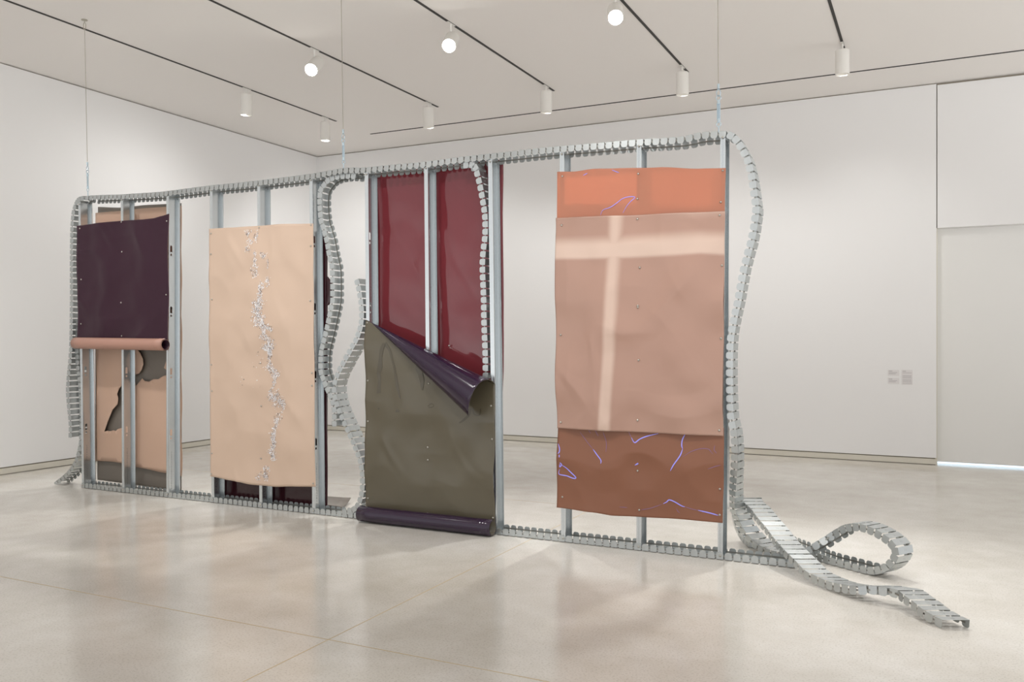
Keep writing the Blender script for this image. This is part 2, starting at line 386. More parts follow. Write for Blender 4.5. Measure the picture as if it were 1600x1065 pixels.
cpx = [(722, 253.5), (731, 252.6), (739, 253), (744, 256.5), (747, 262), (749.6, 272.9), (752.6, 284.7), (754.8, 296), (757, 308), (759, 319.5), (760.5, 331), (761.5, 343), (761.6, 354), (761.5, 366), (760.3, 377.7), (758.7, 390), (757.8, 401), (757.2, 413), (757.6, 430), (758.5, 448.4), (759.3, 472), (759.6, 495.4), (760.4, 520), (761.4, 543), (762, 566), (762, 578), (762, 610), (761, 640)]
chain('segmented track hanging in front of the glossy red sheet', px(cpx, -.004), 1, w=.134, group='loose track tails')
# right end: hangs down, lands on the floor and loops over itself
R1 = []
for u, v in [(1137.8, 204.2), (1146, 207.5), (1153, 213), (1160.6, 223.2), (1167.6, 235.4), (1173.2, 247.6), (1177, 260.8), (1180.6, 276), (1183.5, 297), (1185.8, 313.6), (1187, 328), (1185.4, 342), (1183.7, 354), (1181.6, 366), (1178.7, 379), (1175, 392), (1171.6, 405.4), (1168, 418.5), (1166, 430)]:
    R1.append((aty(u, v, YF)+V((0, TW/2, 0)), V((0, 1, 0))))
for u, v, y, a in [(1163, 445, 0, 90), (1158.5, 471, 0, 90), (1152.5, 497.5, 0, 90), (1148, 522.6, 0, 90), (1145.8, 549, 0, 89), (1145.5, 575, 0, 89), (1145.6, 601, 0, 89), (1146, 627.5, 0, 88), (1147.5, 654, 0, 88), (1151.5, 672, 0, 87), (1153.5, 695, .01, 86), (1153, 721, .03, 84), (1151, 747, .07, 82), (1149, 772, .14, 79), (1148.3, 788, .20, 75), (1150, 799, .24, 71), (1154.8, 811.5, .29, 66), (1160.5, 823.7, .33, 61), (1168, 834.5, .35, 57), (1177, 844, .34, 54), (1188, 852, .30, 52), (1200, 857.5, .262, 51), (1213, 861, .22, 52), (1228, 862, .20, 54), (1246, 859, .185, 56)]:
    wv = V((math.cos(math.radians(a)), math.sin(math.radians(a)), 0)); R1.append((aty(u, v, y)+wv*(TW/2), wv))
g = atz(1355, 898, 0); nn = V((.54, .84, 0)).normalized()
for u, v, z in [(1262.5, 853.5, .115), (1274, 846, .155), (1285, 839.5, .185)]:
    R1.append((atz(u, v, z)+nn*(TW/2), nn))
for u, v in [(1295.6, 832.5), (1307, 825.5), (1319, 819.5), (1335, 817.5), (1349, 819.5), (1363, 824.5), (1376, 831.5), (1391, 842), (1401.5, 854.5), (1404, 866), (1401, 876), (1393, 886.5), (1381, 894), (1366, 897.5), (1350, 897.5), (1330, 894.5), (1305, 887.5), (1291, 882)]:
    p = atplane(u, v, g, nn); p.z = max(p.z, .004); R1.append((p+nn*(TW/2), nn))
for x, y, a in [(7.325, .395, 54), (7.20, .54, 50), (7.05, .71, 48)]:
    R1.append((V((x, y, .004)), V((math.cos(math.radians(a)), math.sin(math.radians(a)), 0))))
chain('long segmented track falling from the top right corner into a floor loop', R1, 1, skew=True, group='loose track tails')
R3 = []
W3 = V((.90, .43, 0)).normalized()
for x, y, z in [(6.90, .47, .004), (6.83, .58, .014), (6.775, .655, .05), (6.745, .655, .12), (6.74, .60, .21), (6.758, .535, .29), (6.795, .485, .345)]:
    R3.append((V((x, y, z)), V((.83, .56, 0)).normalized()))
for u, v, z in [(1157, 778, .37), (1162.5, 784.7, .357), (1172, 793, .334), (1184.5, 809, .29), (1198, 825, .243), (1210.7, 842, .197), (1225.4, 858.5, .158), (1242, 875, .118), (1257.7, 890.5, .084), (1275, 900, .066), (1298, 909, .06), (1318, 913, .07), (1338, 915.4, .085), (1360, 914.5, .103), (1383, 917.5, .11), (1400, 921, .108), (1414, 930.5, .10), (1428, 940.5, .085), (1442, 951.8, .07), (1458, 961, .056), (1473, 968.5, .05)]:
    R3.append((atz(u, v, z)+W3*(TW/2), W3))
chain('loose segmented track sprawling over the floor at far right, bent back under the hanging one', R3, 1, skew=True, group='loose track tails')

# ================================================================== STUD FRAME
SD = .142; SF = .034; SH = 3.02
def stud_mesh():
    mb = MB()
    def circ(cx, cz, r, a0, a1, n): return [(cx+r*math.cos(a0+(a1-a0)*i/n), cz+r*math.sin(a0+(a1-a0)*i/n)) for i in range(n+1)]
    holes = []
    for zc in (.635, 1.245, 1.86, 2.47):
        cx = SD*.42; hw = .013
        holes.append([(cx-hw, zc-.033), (cx+hw, zc-.033)]+circ(cx, zc+.02, hw, 0, math.pi, 8))
        holes.append(circ(cx, zc-.060, .011, 0, 2*math.pi, 12)[:-1])
    outer = [(0, 0), (SD, 0), (SD, SH), (0, SH)]
    vs = list(outer); faces = [list(range(4))]
    edges = []
    loops = [list(range(4))]
    for h in holes:
        n = len(vs); vs += h; loops.append(list(range(n, n+len(h))))
    for l in loops: edges += [(l[i], l[(i+1) % len(l)]) for i in range(len(l))]
    r = delaunay_2d_cdt([V(v) for v in vs], edges, [], 1, 1e-6)
    ov, of = r[0], r[2]
    def inside(p, poly):
        c = False; j = len(poly)-1
        for i in range(len(poly)):
            if (poly[i][1] > p[1]) != (poly[j][1] > p[1]) and p[0] < (poly[j][0]-poly[i][0])*(p[1]-poly[i][1])/(poly[j][1]-poly[i][1])+poly[i][0]: c = not c
            j = i
        return c
    fs = []
    for f in of:
        c = (sum(ov[i].x for i in f)/len(f), sum(ov[i].y for i in f)/len(f))
        if not any(inside(c, h) for h in holes): fs.append(tuple(f))
    mb.add([(0, v.x, v.y) for v in ov], fs)
    fl = [(SF, .008), (SF, 0), (.023, 0), (.021, .0025), (.013, .0025), (.011, 0), (0, 0)]
    for prof in (fl, [(x, SD-y) for x, y in fl]):
        n = len(prof); vv = [(x, y, 0) for x, y in prof]+[(x, y, SH) for x, y in prof]
        mb.add(vv, [(i, i+1, n+i+1, n+i) for i in range(n-1)])
    for i in range(16):       # row of printed marks near the foot
        z = .07+i*.024; mb.box((.0008, SD*.44, z), (.0014, SD*.44+.004, z+.016*random.uniform(.5, 1)), 1)
    me_o = mb.build('stud', [M['stud'], M['print']])
    return me_o
xt = [122.9, 189, 260, 328.2, 402.3, 484, 570.6, 663.3, 763.4, 875, 995, 1125.5]
xb = [128, 190.8, 260, 330.6, 405.5, 488, 575, 668, 770, 877, 994.6, 1121.5]
frame = empty('stud_frame', (3.35, .05, 0), 'long freestanding wall frame of galvanized steel studs, bare between the hung sheets', 'stud frame')
s0 = stud_mesh(); screw_me = None
def screw_mesh():
    mb = MB(); n = 10; r = .0085
    prof = [(r, 0), (r*.9, -.003), (r*.5, -.0055), (1e-4, -.0065)]
    vs = []; fs = []
    for rr, d in prof:
        for k in range(n): vs.append(V((rr*math.cos(k*2*math.pi/n), d, rr*math.sin(k*2*math.pi/n))))
    for i in range(3):
        for k in range(n): fs.append((i*n+k, i*n+(k+1) % n, (i+1)*n+(k+1) % n, (i+1)*n+k))
    mb.add(vs, fs); me = bpy.data.meshes.new('screw'); me.from_pydata([tuple(v) for v in mb.v], [], mb.f); me.materials.append(M['screw'])
    for p in me.polygons: p.use_smooth = True
    return me
SCREW = screw_mesh()
def screw(parent, p):       # p: in the parent's own space
    o = bpy.data.objects.new('screw', SCREW); COL.objects.link(o); o.parent = parent; o.location = p; return o
for i, (a, b) in enumerate(zip(xt, xb)):
    st = s0 if i == 0 else s0.copy()
    if i: COL.objects.link(st)
    tx = aty(a, 530-1339*1.49/7.5, 0).x if False else aty(a, 300, 0).x; bx = aty(b, 790, 0).x
    st.parent = frame
    st.location = V((bx, 0, .006))-frame.location
    st.rotation_euler = (0, math.atan2(tx-bx, 2.75), 0)
    solid(st, .0012)
    screw(st, (SF/2, -.006, SH-.022)); screw(st, (SF/2, -.006, .024))

# ================================================================== SHEETS
def nz(x, z, seed, f): return noise.noise(V((x*f+seed*13.7, z*f-seed*5.1, seed)))
def bulge(x, z, screws, seed, amp):
    d = min([((x-p.x)**2+(z-p.z)**2) for p in screws]+[9])
    k = 1-math.exp(-d/.035)
    v = .5+.9*nz(x, z, seed, 2.2)+.40*nz(x, z, seed+3, 5.0)
    q = x*.75+z*.66; w_ = z*.75-x*.66
    v += .55*max(0, 1-abs(nz(q, w_*.45, seed+9, 2.6))*6)*max(0, nz(x, z, seed+5, 2.0)+.25)
    rg = 1-abs(nz(x, z, seed+7, 1.7))*2.2
    return amp*k*max(0, v*.8+max(0, rg)*.45)
def sheet(name, m, top, bottom, left, right, screws, y, out, seed, amp, parent=None, nu=70, nv=110, loc=None, edgew=.004, thick=.0022, mo=0, fade=None, extra=None, edgeflat=False):
    """top/bottom: picture polylines, left/right: world x; lies on the plane y, bulging towards out"""
    tp = [(p.x, p.z) for p in (aty(u, v, y) for u, v in top)]; bp = [(p.x, p.z) for p in (aty(u, v, y) for u, v in bottom)]
    vs = []; fs = []; fa = []
    for j in range(nv+1):
        for i in range(nu+1):
            s = i/nu; t = j/nv
            x0 = (left[0]*(1-t)+left[1]*t); x1 = (right[0]*(1-t)+right[1]*t)
            x = x0+(x1-x0)*s
            zt = lerp_poly(tp, x); zb = lerp_poly(bp, x); z = zb+(zt-zb)*t
            e = (max(0, 1-s*6)**2)*nz(0, z, seed+1, 2.0)*2+(max(0, 1-(1-s)*6)**2)*nz(0, z, seed+2, 2.0)*2
            x += e*edgew
            d = bulge(x, z, screws, seed, amp)
            if edgeflat: d *= .3+.7*min(1, min(s, 1-s)*5)
            if extra: d += extra(x, z, s, t)
            vs.append(V((x, y+out*d, z)))
            if fade: fa.append(fade(x, z))
    for j in range(nv):
        for i in range(nu):
            a = j*(nu+1)+i; f = (a, a+1, a+nu+2, a+nu+1); fs.append(f if out < 0 else f[::-1])
    L = V(loc) if loc is not None else V((0, 0, 0))
    o = obj(name, [v-L for v in vs], fs, m, parent, True)
    if fade:
        at = o.data.attributes.new('fade', 'FLOAT', 'POINT')
        for k, v in enumerate(fa): at.data[k].value = v
    solid(o, thick, mo)
    return o
def P(lst, y): return [aty(u, v, y) for u, v in lst]
YS = -.006; YB = SD+.004
def add_screws(root, pts, face=-1, surf=None):
    for p in pts:
        screw(root, p-root.location+V((0, -.0035, 0)))

# ---- purple sheet with rolled bottom (left bay)
sc = P([(125.1, 356.8), (190, 346.6), (260.9, 345.3), (190.8, 393.2), (127.2, 436.4), (260, 460.2), (189.5, 472.6), (127, 505.8), (190.5, 524.6)], YS)
pl = aty(193, 545, YS); root = empty('vinyl_sheet', pl, 'dark purple vinyl sheet with a rose pink roll along its bottom, on the left bay', 'sheet', 'vinyl sheets hung on the frame')
sheet('panel', [M['purple'], M['rose']], [(121, 352.6), (155, 348.3), (189.5, 344.8), (225, 343), (240, 341), (253, 337.3), (265, 333.5)], [(121, 533), (190, 535), (264, 536)], (-.075, -.083), (1.262, 1.276), sc, YS, -1, 2, .026, root, loc=pl, mo=1, edgew=.010, edgeflat=True)
def roll(root, c0, c1, r, turns, mats, mi_out, start, direction=1, name='roll'):
    """sheet wound around the line c0-c1: spiral from radius r inwards"""
    c0, c1 = V(c0), V(c1); ax = (c1-c0).normalized(); e1 = V((0, 0, 1)); e1 = (e1-ax*e1.dot(ax)).normalized(); e2 = ax.cross(e1)
    n = int(40*turns); vs = []; fs = []; m = 12
    for i in range(n+1):
        a = start+direction*2*math.pi*turns*i/n; rr = r-.010*turns*i/n
        for k in range(m+1):
            c = c0.lerp(c1, k/m)
            vs.append(c+(e1*math.cos(a)+e2*math.sin(a))*rr)
    for i in range(n):
        for k in range(m):
            q = i*(m+1)+k; fs.append((q, q+1, q+m+2, q+m+1))
    o = obj(name, [v-root.location for v in vs], fs, mats, root, True, mi=[mi_out]*len(fs))
    return o
ry = -.072
a = aty(118, 536, ry); b = aty(258.5, 538.5, ry)
o = roll(root, a, b, .060, 1.7, [M['purple'], M['rose']], 0, 0.0, 1); solid(o, .002, 1)
add_screws(root, sc)

# ---- tan torn sheet and grey sheet behind the left bay
gl = aty(205, 755, YB+.05); root = empty('vinyl_sheet', gl, 'warm grey sheet behind the torn tan one, its bottom strip showing below', 'sheet', 'vinyl sheets hung on the frame')
sheet('panel', M['grey'], [(144.5, 323.2), (189.5, 324), (223.3, 320.4), (260, 318.5), (285, 317)], [(149, 748.9), (191.4, 754.5), (260, 764.8), (285, 768)], (-.02, -.02), (aty(283, 400, YB+.05).x,)*2, [], YB+.05, 1, 5, .006, root, loc=gl)
yt = YB+.012
tl = aty(205, 735, yt); root = empty('vinyl_sheet', tl, 'torn tan sheet with ragged holes, behind the studs of the left bay', 'sheet', 'vinyl sheets hung on the frame')
h1 = [(190, 602), (186, 607), (183, 615), (185, 622), (184, 631), (176, 640), (168, 660), (163, 674), (168, 672.6), (172, 673.4), (177, 672), (181, 673), (184, 670), (191, 668), (203, 664), (205, 640), (203, 602)]
h2 = [(214, 545), (219, 552), (223, 561), (223.5, 569), (221, 577), (217, 583), (208, 586), (203, 592), (206, 600), (213, 602), (217, 597), (222, 591), (226, 595), (233, 596), (240, 592), (247, 592), (255, 587), (262, 585.5), (262, 579), (256, 574.5), (260, 563), (262, 556), (270, 550), (264, 540), (240, 541)]
def tornsheet():
    top = [(p.x, p.z) for p in P([(130, 333), (144.5, 332.6), (189.5, 329), (223, 325), (260, 322.5), (288, 320.5)], yt)]
    bot = [(p.x, p.z) for p in P([(125, 719), (149.2, 719.8), (172.6, 721), (191.4, 723.9), (214, 730), (260, 739.5), (288, 745)], yt)]
    x0, x1 = -.02, aty(282.5, 500, yt).x
    outl = [(x0+(x1-x0)*i/30, lerp_poly(bot, x0+(x1-x0)*i/30)) for i in range(31)]
    outl += [(x1+.006*math.sin(i*.7), lerp_poly(bot, x1)+(lerp_poly(top, x1)-lerp_poly(bot, x1))*i/40) for i in range(1, 40)]
    outl += [(x1-(x1-x0)*i/30, lerp_poly(top, x1-(x1-x0)*i/30)) for i in range(31)]
    holes = [[(p.x, p.z) for p in P(h, yt)] for h in (h1, h2)]
    def inside(p, poly):
        c = False; j = len(poly)-1
        for i in range(len(poly)):
            if (poly[i][1] > p[1]) != (poly[j][1] > p[1]) and p[0] < (poly[j][0]-poly[i][0])*(p[1]-poly[i][1])/(poly[j][1]-poly[i][1])+poly[i][0]: c = not c
            j = i
        return c
    vs = []; edges = []
    for l in [outl]+holes:
        n = len(vs); vs += l; edges += [(n+i, n+(i+1) % len(l)) for i in range(len(l))]
    for i in range(1, 40):
        for j in range(1, 80):
            p = (x0+(x1-x0)*i/40, .15+2.75*j/80)
            if inside(p, outl) and lerp_poly(bot, p[0])+.02 < p[1] < lerp_poly(top, p[0])-.02: vs.append(p)
    r = delaunay_2d_cdt([V(v) for v in vs], edges, [], 0, 1e-5)
    fs = []
    for f in r[2]:
        c = (sum(r[0][i].x for i in f)/len(f), sum(r[0][i].y for i in f)/len(f))
        if inside(c, outl) and not any(inside(c, h) for h in holes): fs.append(tuple(f))
    vv = []
    hv = [V((q[0], 0, q[1])) for h in holes for q in h]
    for v in r[0]:
        d = .006+.010*(.5+nz(v.x, v.y, 4, 2.5))
        dm = min((V((v.x, 0, v.y))-q).length for q in hv)
        d -= .012*math.exp(-(dm/.06)**2)
        vv.append(V((v.x, yt+d, v.y))-tl)
    o = obj('panel', vv, fs, M['tan'], root, True); solid(o, .002)
tornsheet()

# ---- peach sheet with silver flakes
sc = P([(330, 364.8), (405, 355.5), (486.2, 351.3), (330, 397), (485.9, 384.2), (331.4, 467.5), (484.9, 469.7), (330.6, 569.6), (407.6, 567), (487.7, 582.4), (487.7, 602.1), (331.5, 610.5), (408.5, 634), (331.5, 707.9), (408.3, 716), (330.6, 740), (489.6, 755)], YS)
pl = aty(410, 757, YS); root = empty('vinyl_sheet', pl, 'peach vinyl sheet with a crackled silver seam running down it', 'sheet', 'vinyl sheets hung on the frame')
sheet('panel', M['peach'], [(326.7, 357.3), (375, 354.8), (405, 352.6), (440.8, 350.6), (489.6, 348.9)], [(329, 743.9), (360, 749.5), (397.6, 756.5), (431.4, 759.5), (459.6, 759.3), (494, 760.4)], (1.828, 1.81), (3.098, 3.072), sc, YS, -1, 11, .036, root, loc=pl, edgew=.002, edgeflat=True)
add_screws(root, sc)
mb = MB()
SEED_PE, AMP_PE = 11, .036
flk = [(389.6, 362.7, 5, 8), (401, 369, 4, 10), (389.6, 389.6, 4, 5), (401, 396, 3, 6), (393, 378, 5, 5), (414.4, 399, 6, 5), (400, 422.6, 6, 11), (401, 408, 3, 8), (421.6, 412, 2, 10), (420.6, 439, 4, 8), (411, 447, 5, 8), (409, 462, 4, 6), (408, 472, 11, 5), (405, 482.5, 9, 10), (408, 499, 10, 10), (427.8, 513.5, 5, 5), (414.4, 509.4, 6, 6), (415.4, 524, 9, 6),
       (425.8, 536, 7, 9), (415.4, 542.5, 7, 6), (423.7, 552, 4, 6), (423, 544, 8, 5), (421.8, 557, 3, 6), (421.8, 572, 6, 7), (430.5, 583, 8, 8), (429.4, 598, 4, 6), (424, 617.8, 5, 9), (434.8, 624, 8, 14), (445.6, 630.7, 4, 8), (435.9, 654.5, 6, 8), (432.6, 669.6, 3, 6), (429.4, 680.4, 6, 6), (430.5, 693, 5, 8), (426, 706, 7, 6), (429.4, 715, 5, 5),
       (417.5, 732, 6, 5), (415.4, 741, 8, 6), (404.5, 747, 5, 6), (418, 746, 5, 5), (380, 595, 6, 12), (400, 575, 12, 30)]
links_ = []
for (a1, b1, c1, d1), (a2, b2, c2, d2) in zip(flk[10:34], flk[11:35]):
    for t in (.25, .5, .75): links_.append((a1+(a2-a1)*t, b1+(b2-b1)*t, 3.5, 4.5))
sparse = flk[-2:]
for k, (u, v, ru, rv) in enumerate(flk[:-2]+links_+sparse):
    dense = .10 if (u, v, ru, rv) in sparse else (1.5 if k >= len(flk)-2 else 2.9)
    if (u, v) in [(405, 482.5), (408, 499), (435, 624)]: dense = 4.2
    for q in range(int(dense*ru*rv*.62)+3):
        a = random.uniform(0, 6.28); rr = math.sqrt(random.random())*random.uniform(.6, 1.35)
        p = aty(u+ru*rr*math.cos(a), v+rv*rr*math.sin(a), YS)
        if p.z > 2.60 or p.z < .262: continue
        d = bulge(p.x, p.z, sc, SEED_PE, AMP_PE)
        p.y = YS-d-.0025
        s = random.uniform(.003, .010); th = random.gauss(1.2, .8); cs, sn = math.cos(th)*s, math.sin(th)*s; asp = random.uniform(.2, .6)
        ty = random.uniform(-.5, .5)*s; tz = random.uniform(-.5, .5)*s
        mb.add([p+V((cs, ty, sn)), p+V((-sn*asp, tz, cs*asp)), p+V((-cs, -ty, -sn)), p+V((sn*asp*.8, -tz, -cs*asp*.8))], [(0, 1, 2, 3)], 1 if random.random() < .20 else 0)
fo = mb.build('silver_flake', [M['flake'], M['flake2']], root, loc=root.location); fo['kind'] = 'stuff'; fo['label'] = 'crackled silver flakes'

# ---- dark maroon sheet behind it, with a tail on the floor
ym = YB+.006
ml = aty(420, 790, ym); root = empty('vinyl_sheet', ml, 'dark maroon glossy sheet behind the peach one, seen below it', 'sheet', 'vinyl sheets hung on the frame')
sheet('panel', M['maroon'], [(340, 372), (512, 360)], [(340, 778), (420, 786), (514, 797)], (1.80, 1.80), (aty(511.5, 500, ym).x,)*2, [], ym, 1, 8, .006, root, loc=ml)
# edge curling out to the right beside the stud
mb = MB(); vs = []; fs = []
for i in range(21):
    t = i/20; z = aty(509, 432+46*t, ym).z
    for k in range(9):
        th = k/8*math.pi*1.1
        r = .034*math.sin(math.pi*min(1, max(.02, t)))**.6
        vs.append(V((aty(510, 450, ym).x+r*math.sin(th)*1.6, ym+r*(1-math.cos(th)), z)))
for i in range(20):
    for k in range(8): q = i*9+k; fs.append((q, q+1, q+10, q+9))
o = obj('curled_edge', [v-ml for v in vs], fs, M['maroon'], root, True); solid(o, .002)
vs = []; fs = []
c0 = [(3.05, .14, .08), (3.07, .17, .04), (3.10, .22, .012), (3.13, .28, .012), (3.16, .33, .016), (3.17, .36, .02)]
tailpts = []
for i in range(9):
    t = i/8
    for k in range(9):
        s_ = k/8
        x = 2.2+s_*(1.03-.17*t); y = YB+.02+.40*t; z = .05*(1-t)**3+.005+.035*t**3+.012*(s_**3)*t
        vs.append(V((x, y, z)))
for i in range(8):
    for k in range(8): q = i*9+k; fs.append((q, q+1, q+10, q+9))
o = obj('grey_tail', [v-ml for v in vs], fs, M['grey'], root, True); solid(o, .002); o['label'] = 'grey underside of the sheet lying on the floor'

# ---- glossy red sheet behind the third group of studs
rl = aty(690, 820, YB); root = empty('vinyl_sheet', rl, 'tall glossy dark red sheet behind the studs above the olive sheet', 'sheet', 'vinyl sheets hung on the frame')
scr = P([(702, 540)], YB-.004)
sheet('panel', M['red'], [(575, 272), (660, 263), (740, 253.5), (786, 249)], [(575, 800), (660, 812), (787, 828)], (3.63, 3.63), (aty(784.5, 300, YB).x, aty(786.5, 800, YB).x), [], YB, 1, 6, .010, root, loc=rl, extra=lambda x, z, s, t: .006*math.sin(z*2.3+x))
add_screws(root, scr)

# ---- olive sheet: flat part, peeled cone at the top, roll on the floor
sc = P([(575, 594.3), (670, 598.6), (767.5, 633.7), (575.3, 657.8), (668.6, 698.6), (668.8, 718.3), (769, 685.8), (575.3, 778), (668.4, 801.8), (770.5, 808.6)], YS)
pl = aty(670, 815, YS); root = empty('vinyl_sheet', pl, 'olive grey sheet peeling over in a purple cone, rolled up on the floor', 'sheet', 'vinyl sheets hung on the frame')
A = aty(571.5, 499.5, YS); B = aty(773, 592, YS)
e1 = (B-A).normalized(); e2 = V((0, 0, 1)); e3 = V((0, -1, 0))
RB = .155; TH0 = math.radians(50)
def crad(t): return RB*max(0, (t-.06)/.94)
ft = []
for i in range(61):
    t = i/60; f = A.lerp(B, t)-e2*crad(t)*(1-math.sin(TH0)); ft.append((f.x, f.z))
flat_top = ft
_bz = aty(670, 818, YS).z
def olive_d(x, z):
    top_z = lerp_lin(flat_top, x)
    return bulge(x, z, sc, 21, .034)*min(1, max(0, top_z-z)*4)*min(1, max(0, z-_bz)*3)
def flat_sheet():
    nu, nv = 70, 90; vs = []; fs = []
    bpz = [(p.x, p.z) for p in P([(571, 806), (773, 830)], YS)]
    xs0 = A.x; xs1 = B.x+.004
    for j in range(nv+1):
        for i in range(nu+1):
            s = i/nu; t = j/nv; x = xs0+(xs1-xs0)*s
            zt = lerp_lin(flat_top, x); zb = lerp_lin(bpz, x); z = zb+(zt-zb)*t
            d = olive_d(x, z)
            vs.append(V((x, YS-d, z))-pl)
    for j in range(nv):
        for i in range(nu):
            a = j*(nu+1)+i; fs.append((a, a+1, a+nu+2, a+nu+1))
    o = obj('panel', vs, fs, [M['olive'], M['aubergine']], root, True); solid(o, .002, 1)
def lerp_lin(poly, x):
    if x <= poly[0][0]: return poly[0][1]
    for (a, b), (c, d) in zip(poly, poly[1:]):
        if x <= c: return b+(d-b)*((x-a)/(c-a) if c > a else 0)
    return poly[-1][1]
flat_sheet()
vs = []; fs = []; NT, NA = 50, 40
for i in range(NT+1):
    t = i/NT; r = crad(t)+.0004; Fp = A.lerp(B, t); C = Fp-e2*r+e3*(r*math.cos(TH0))
    for k in range(NA+1):
        th = TH0+math.radians(215)*k/NA
        rr = r*(1-.10*max(0, (k/NA-.5))*2)
        sl = V((-.175*t*(k/NA)**1.4, 0, 0))
        vs.append(C+e2*(rr*math.sin(th))-e3*(rr*math.cos(th))+sl-pl)
for i in range(NT):
    for k in range(NA):
        q = i*(NA+1)+k; fs.append((q, q+1, q+NA+2, q+NA+1))
o = obj('peeled_cone', vs, fs, [M['aubergine'], M['olive']], root, True); solid(o, .002, 1); CONE = o
o['label'] = 'glossy purple reverse side peeling over in a cone'
a = aty(563, 808, -.075); b = aty(769.5, 826, -.075); a.z = b.z = .068
o = roll(root, a, b, .066, 1.6, [M['olive'], M['aubergine']], 0, math.radians(0), 1); solid(o, .002, 1); o['label'] = 'glossy purple roll on the floor'
add_screws(root, sc+P([(574, 504)], YS))
mb = MB()
def ribbon(mb, pts, ws, y, off, srf=None):
    pts = [aty(u, v, y) for u, v in pts]; c = spline(pts, 6); n = len(c); L = []; R = []
    for i, p in enumerate(c):
        t = (c[min(i+1, n-1)]-c[max(i-1, 0)]).normalized(); nn_ = V((-t.z, 0, t.x))
        f = i/(n-1)*(len(ws)-1); k = min(int(f), len(ws)-2); w = ws[k]+(ws[k+1]-ws[k])*(f-k)
        d = (srf(p.x, p.z) if srf else 0)+off
        L.append(V((p.x, y-d, p.z))+nn_*w/2); R.append(V((p.x, y-d, p.z))-nn_*w/2)
    vs = L+R; mb.add(vs, [(i, i+1, n+i+1, n+i) for i in range(n-1)])
z7 = lambda l: [(560+x/6.265, 490+y/6.265) for x, y in l]
srf = olive_d
for l, w in [([(262, 290), (238, 350), (226, 430), (220, 520), (206, 580), (214, 640), (212, 700), (212, 775)], [.02, .024, .02, .034, .028, .018, .022, .03]),
             ([(268, 292), (310, 350), (340, 450), (376, 580), (398, 700), (430, 830)], [.024, .016, .012, .014, .02, .005]),
             ([(575, 500), (600, 580), (620, 650), (630, 745)], [.01, .045, .035, .006]), ([(400, 935), (404, 960)], [.02, .024]), ([(205, 920), (212, 935)], [.012, .01]), ([(690, 905), (720, 880), (750, 890), (740, 910), (700, 915)], [.006, .005, .006, .005, .004]),
             ([(1095, 930), (1085, 990), (1040, 1040), (1000, 1065)], [.02, .016, .012, .006]), ([(1130, 920), (1140, 980), (1190, 990), (1200, 930)], [.008, .008, .008, .008])]:
    ribbon(mb, z7(l), [q*1.5 for q in w], YS, .0022, srf)
o = mb.build('dark_mark', M['dark_mark'], root, loc=root.location); o['kind'] = 'stuff'; o['label'] = 'faint darker marks'  # darker olive ribbons following the sheet surface

# ---- right bay: coral strip, rust-brown sheet, bleached pink sheet, white backing
YO = YS
pl = aty(1000, 345, YO); root = empty('vinyl_sheet', pl, 'translucent coral orange strip at the top of the right bay', 'sheet', 'vinyl sheets hung on the frame')
sc = P([(878.9, 275.4), (997.4, 271.4), (1129.4, 266.4), (996.2, 310.5), (1126.3, 315.5)], YO)
sheet('panel', M['orange'], [(871, 268.3), (899.6, 267.8), (925.9, 264), (964, 263), (1030.8, 261.3), (1092.9, 263.5), (1134, 262.3)], [(871, 352), (1134, 344)], (5.455, 5.455), (6.748, 6.752), sc, YO, -1, 31, .008, root, nv=40, loc=pl)
add_screws(root, sc)
def lines(root, groups, y, name, m, label, w0, srf):  # caustic light reflections laid on the sheet as coloured ribbons
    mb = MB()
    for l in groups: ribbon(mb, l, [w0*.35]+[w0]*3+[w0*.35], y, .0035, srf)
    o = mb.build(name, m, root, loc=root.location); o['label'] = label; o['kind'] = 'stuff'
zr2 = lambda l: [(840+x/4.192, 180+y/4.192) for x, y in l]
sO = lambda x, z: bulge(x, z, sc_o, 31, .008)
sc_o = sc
lines(root, [zr2(l) for l in [[(415, 655), (430, 622), (480, 602), (520, 575), (560, 545), (610, 533), (638, 538), (610, 565), (585, 595), (560, 640)], [(300, 395), (330, 380)], [(490, 360), (535, 377)]]], YO, 'painted_caustic', M['blue'], 'thin blue violet squiggles of painted caustic light', .005, sO)

scb = P([(996.3, 735), (878.9, 776), (1124.8, 763.6), (998.9, 796.3), (1124.6, 804)], YO)
pl = aty(1000, 808, YO); root = empty('vinyl_sheet', pl, 'rust brown sheet with painted blue violet caustics, below the pink one in the right bay', 'sheet', 'vinyl sheets hung on the frame')
scb_all = scb+[V((5.45+.08*i, YO, z)) for i in range(17) for z in (.87, .95)]
sheet('panel', M['brown'], [(871, 660), (1134, 668)], [(870, 792.4), (930, 799.4), (958, 804.6), (998.3, 807), (1070, 810.8), (1128, 816.6)], (5.452, 5.462), (6.735, 6.74), scb_all, YO, -1, 33, .042, root, nv=60, loc=pl)
add_screws(root, scb)
sB = lambda x, z: bulge(x, z, scb_all, 33, .042)
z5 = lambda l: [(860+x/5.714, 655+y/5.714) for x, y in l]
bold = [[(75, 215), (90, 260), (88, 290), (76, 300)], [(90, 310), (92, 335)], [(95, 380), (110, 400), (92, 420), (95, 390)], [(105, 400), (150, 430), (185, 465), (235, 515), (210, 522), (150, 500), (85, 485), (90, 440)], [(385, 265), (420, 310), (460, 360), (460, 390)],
        [(725, 160), (755, 205), (800, 175), (860, 150), (965, 125)], [(1205, 130), (1180, 180), (1175, 230), (1185, 260)], [(1185, 260), (1165, 320), (1110, 400), (1080, 455)], [(755, 408), (785, 390), (770, 405)], [(1010, 750), (1040, 735), (1065, 715), (1110, 730), (1180, 770), (1205, 775)], [(1320, 808), (1420, 832), (1500, 855)]]
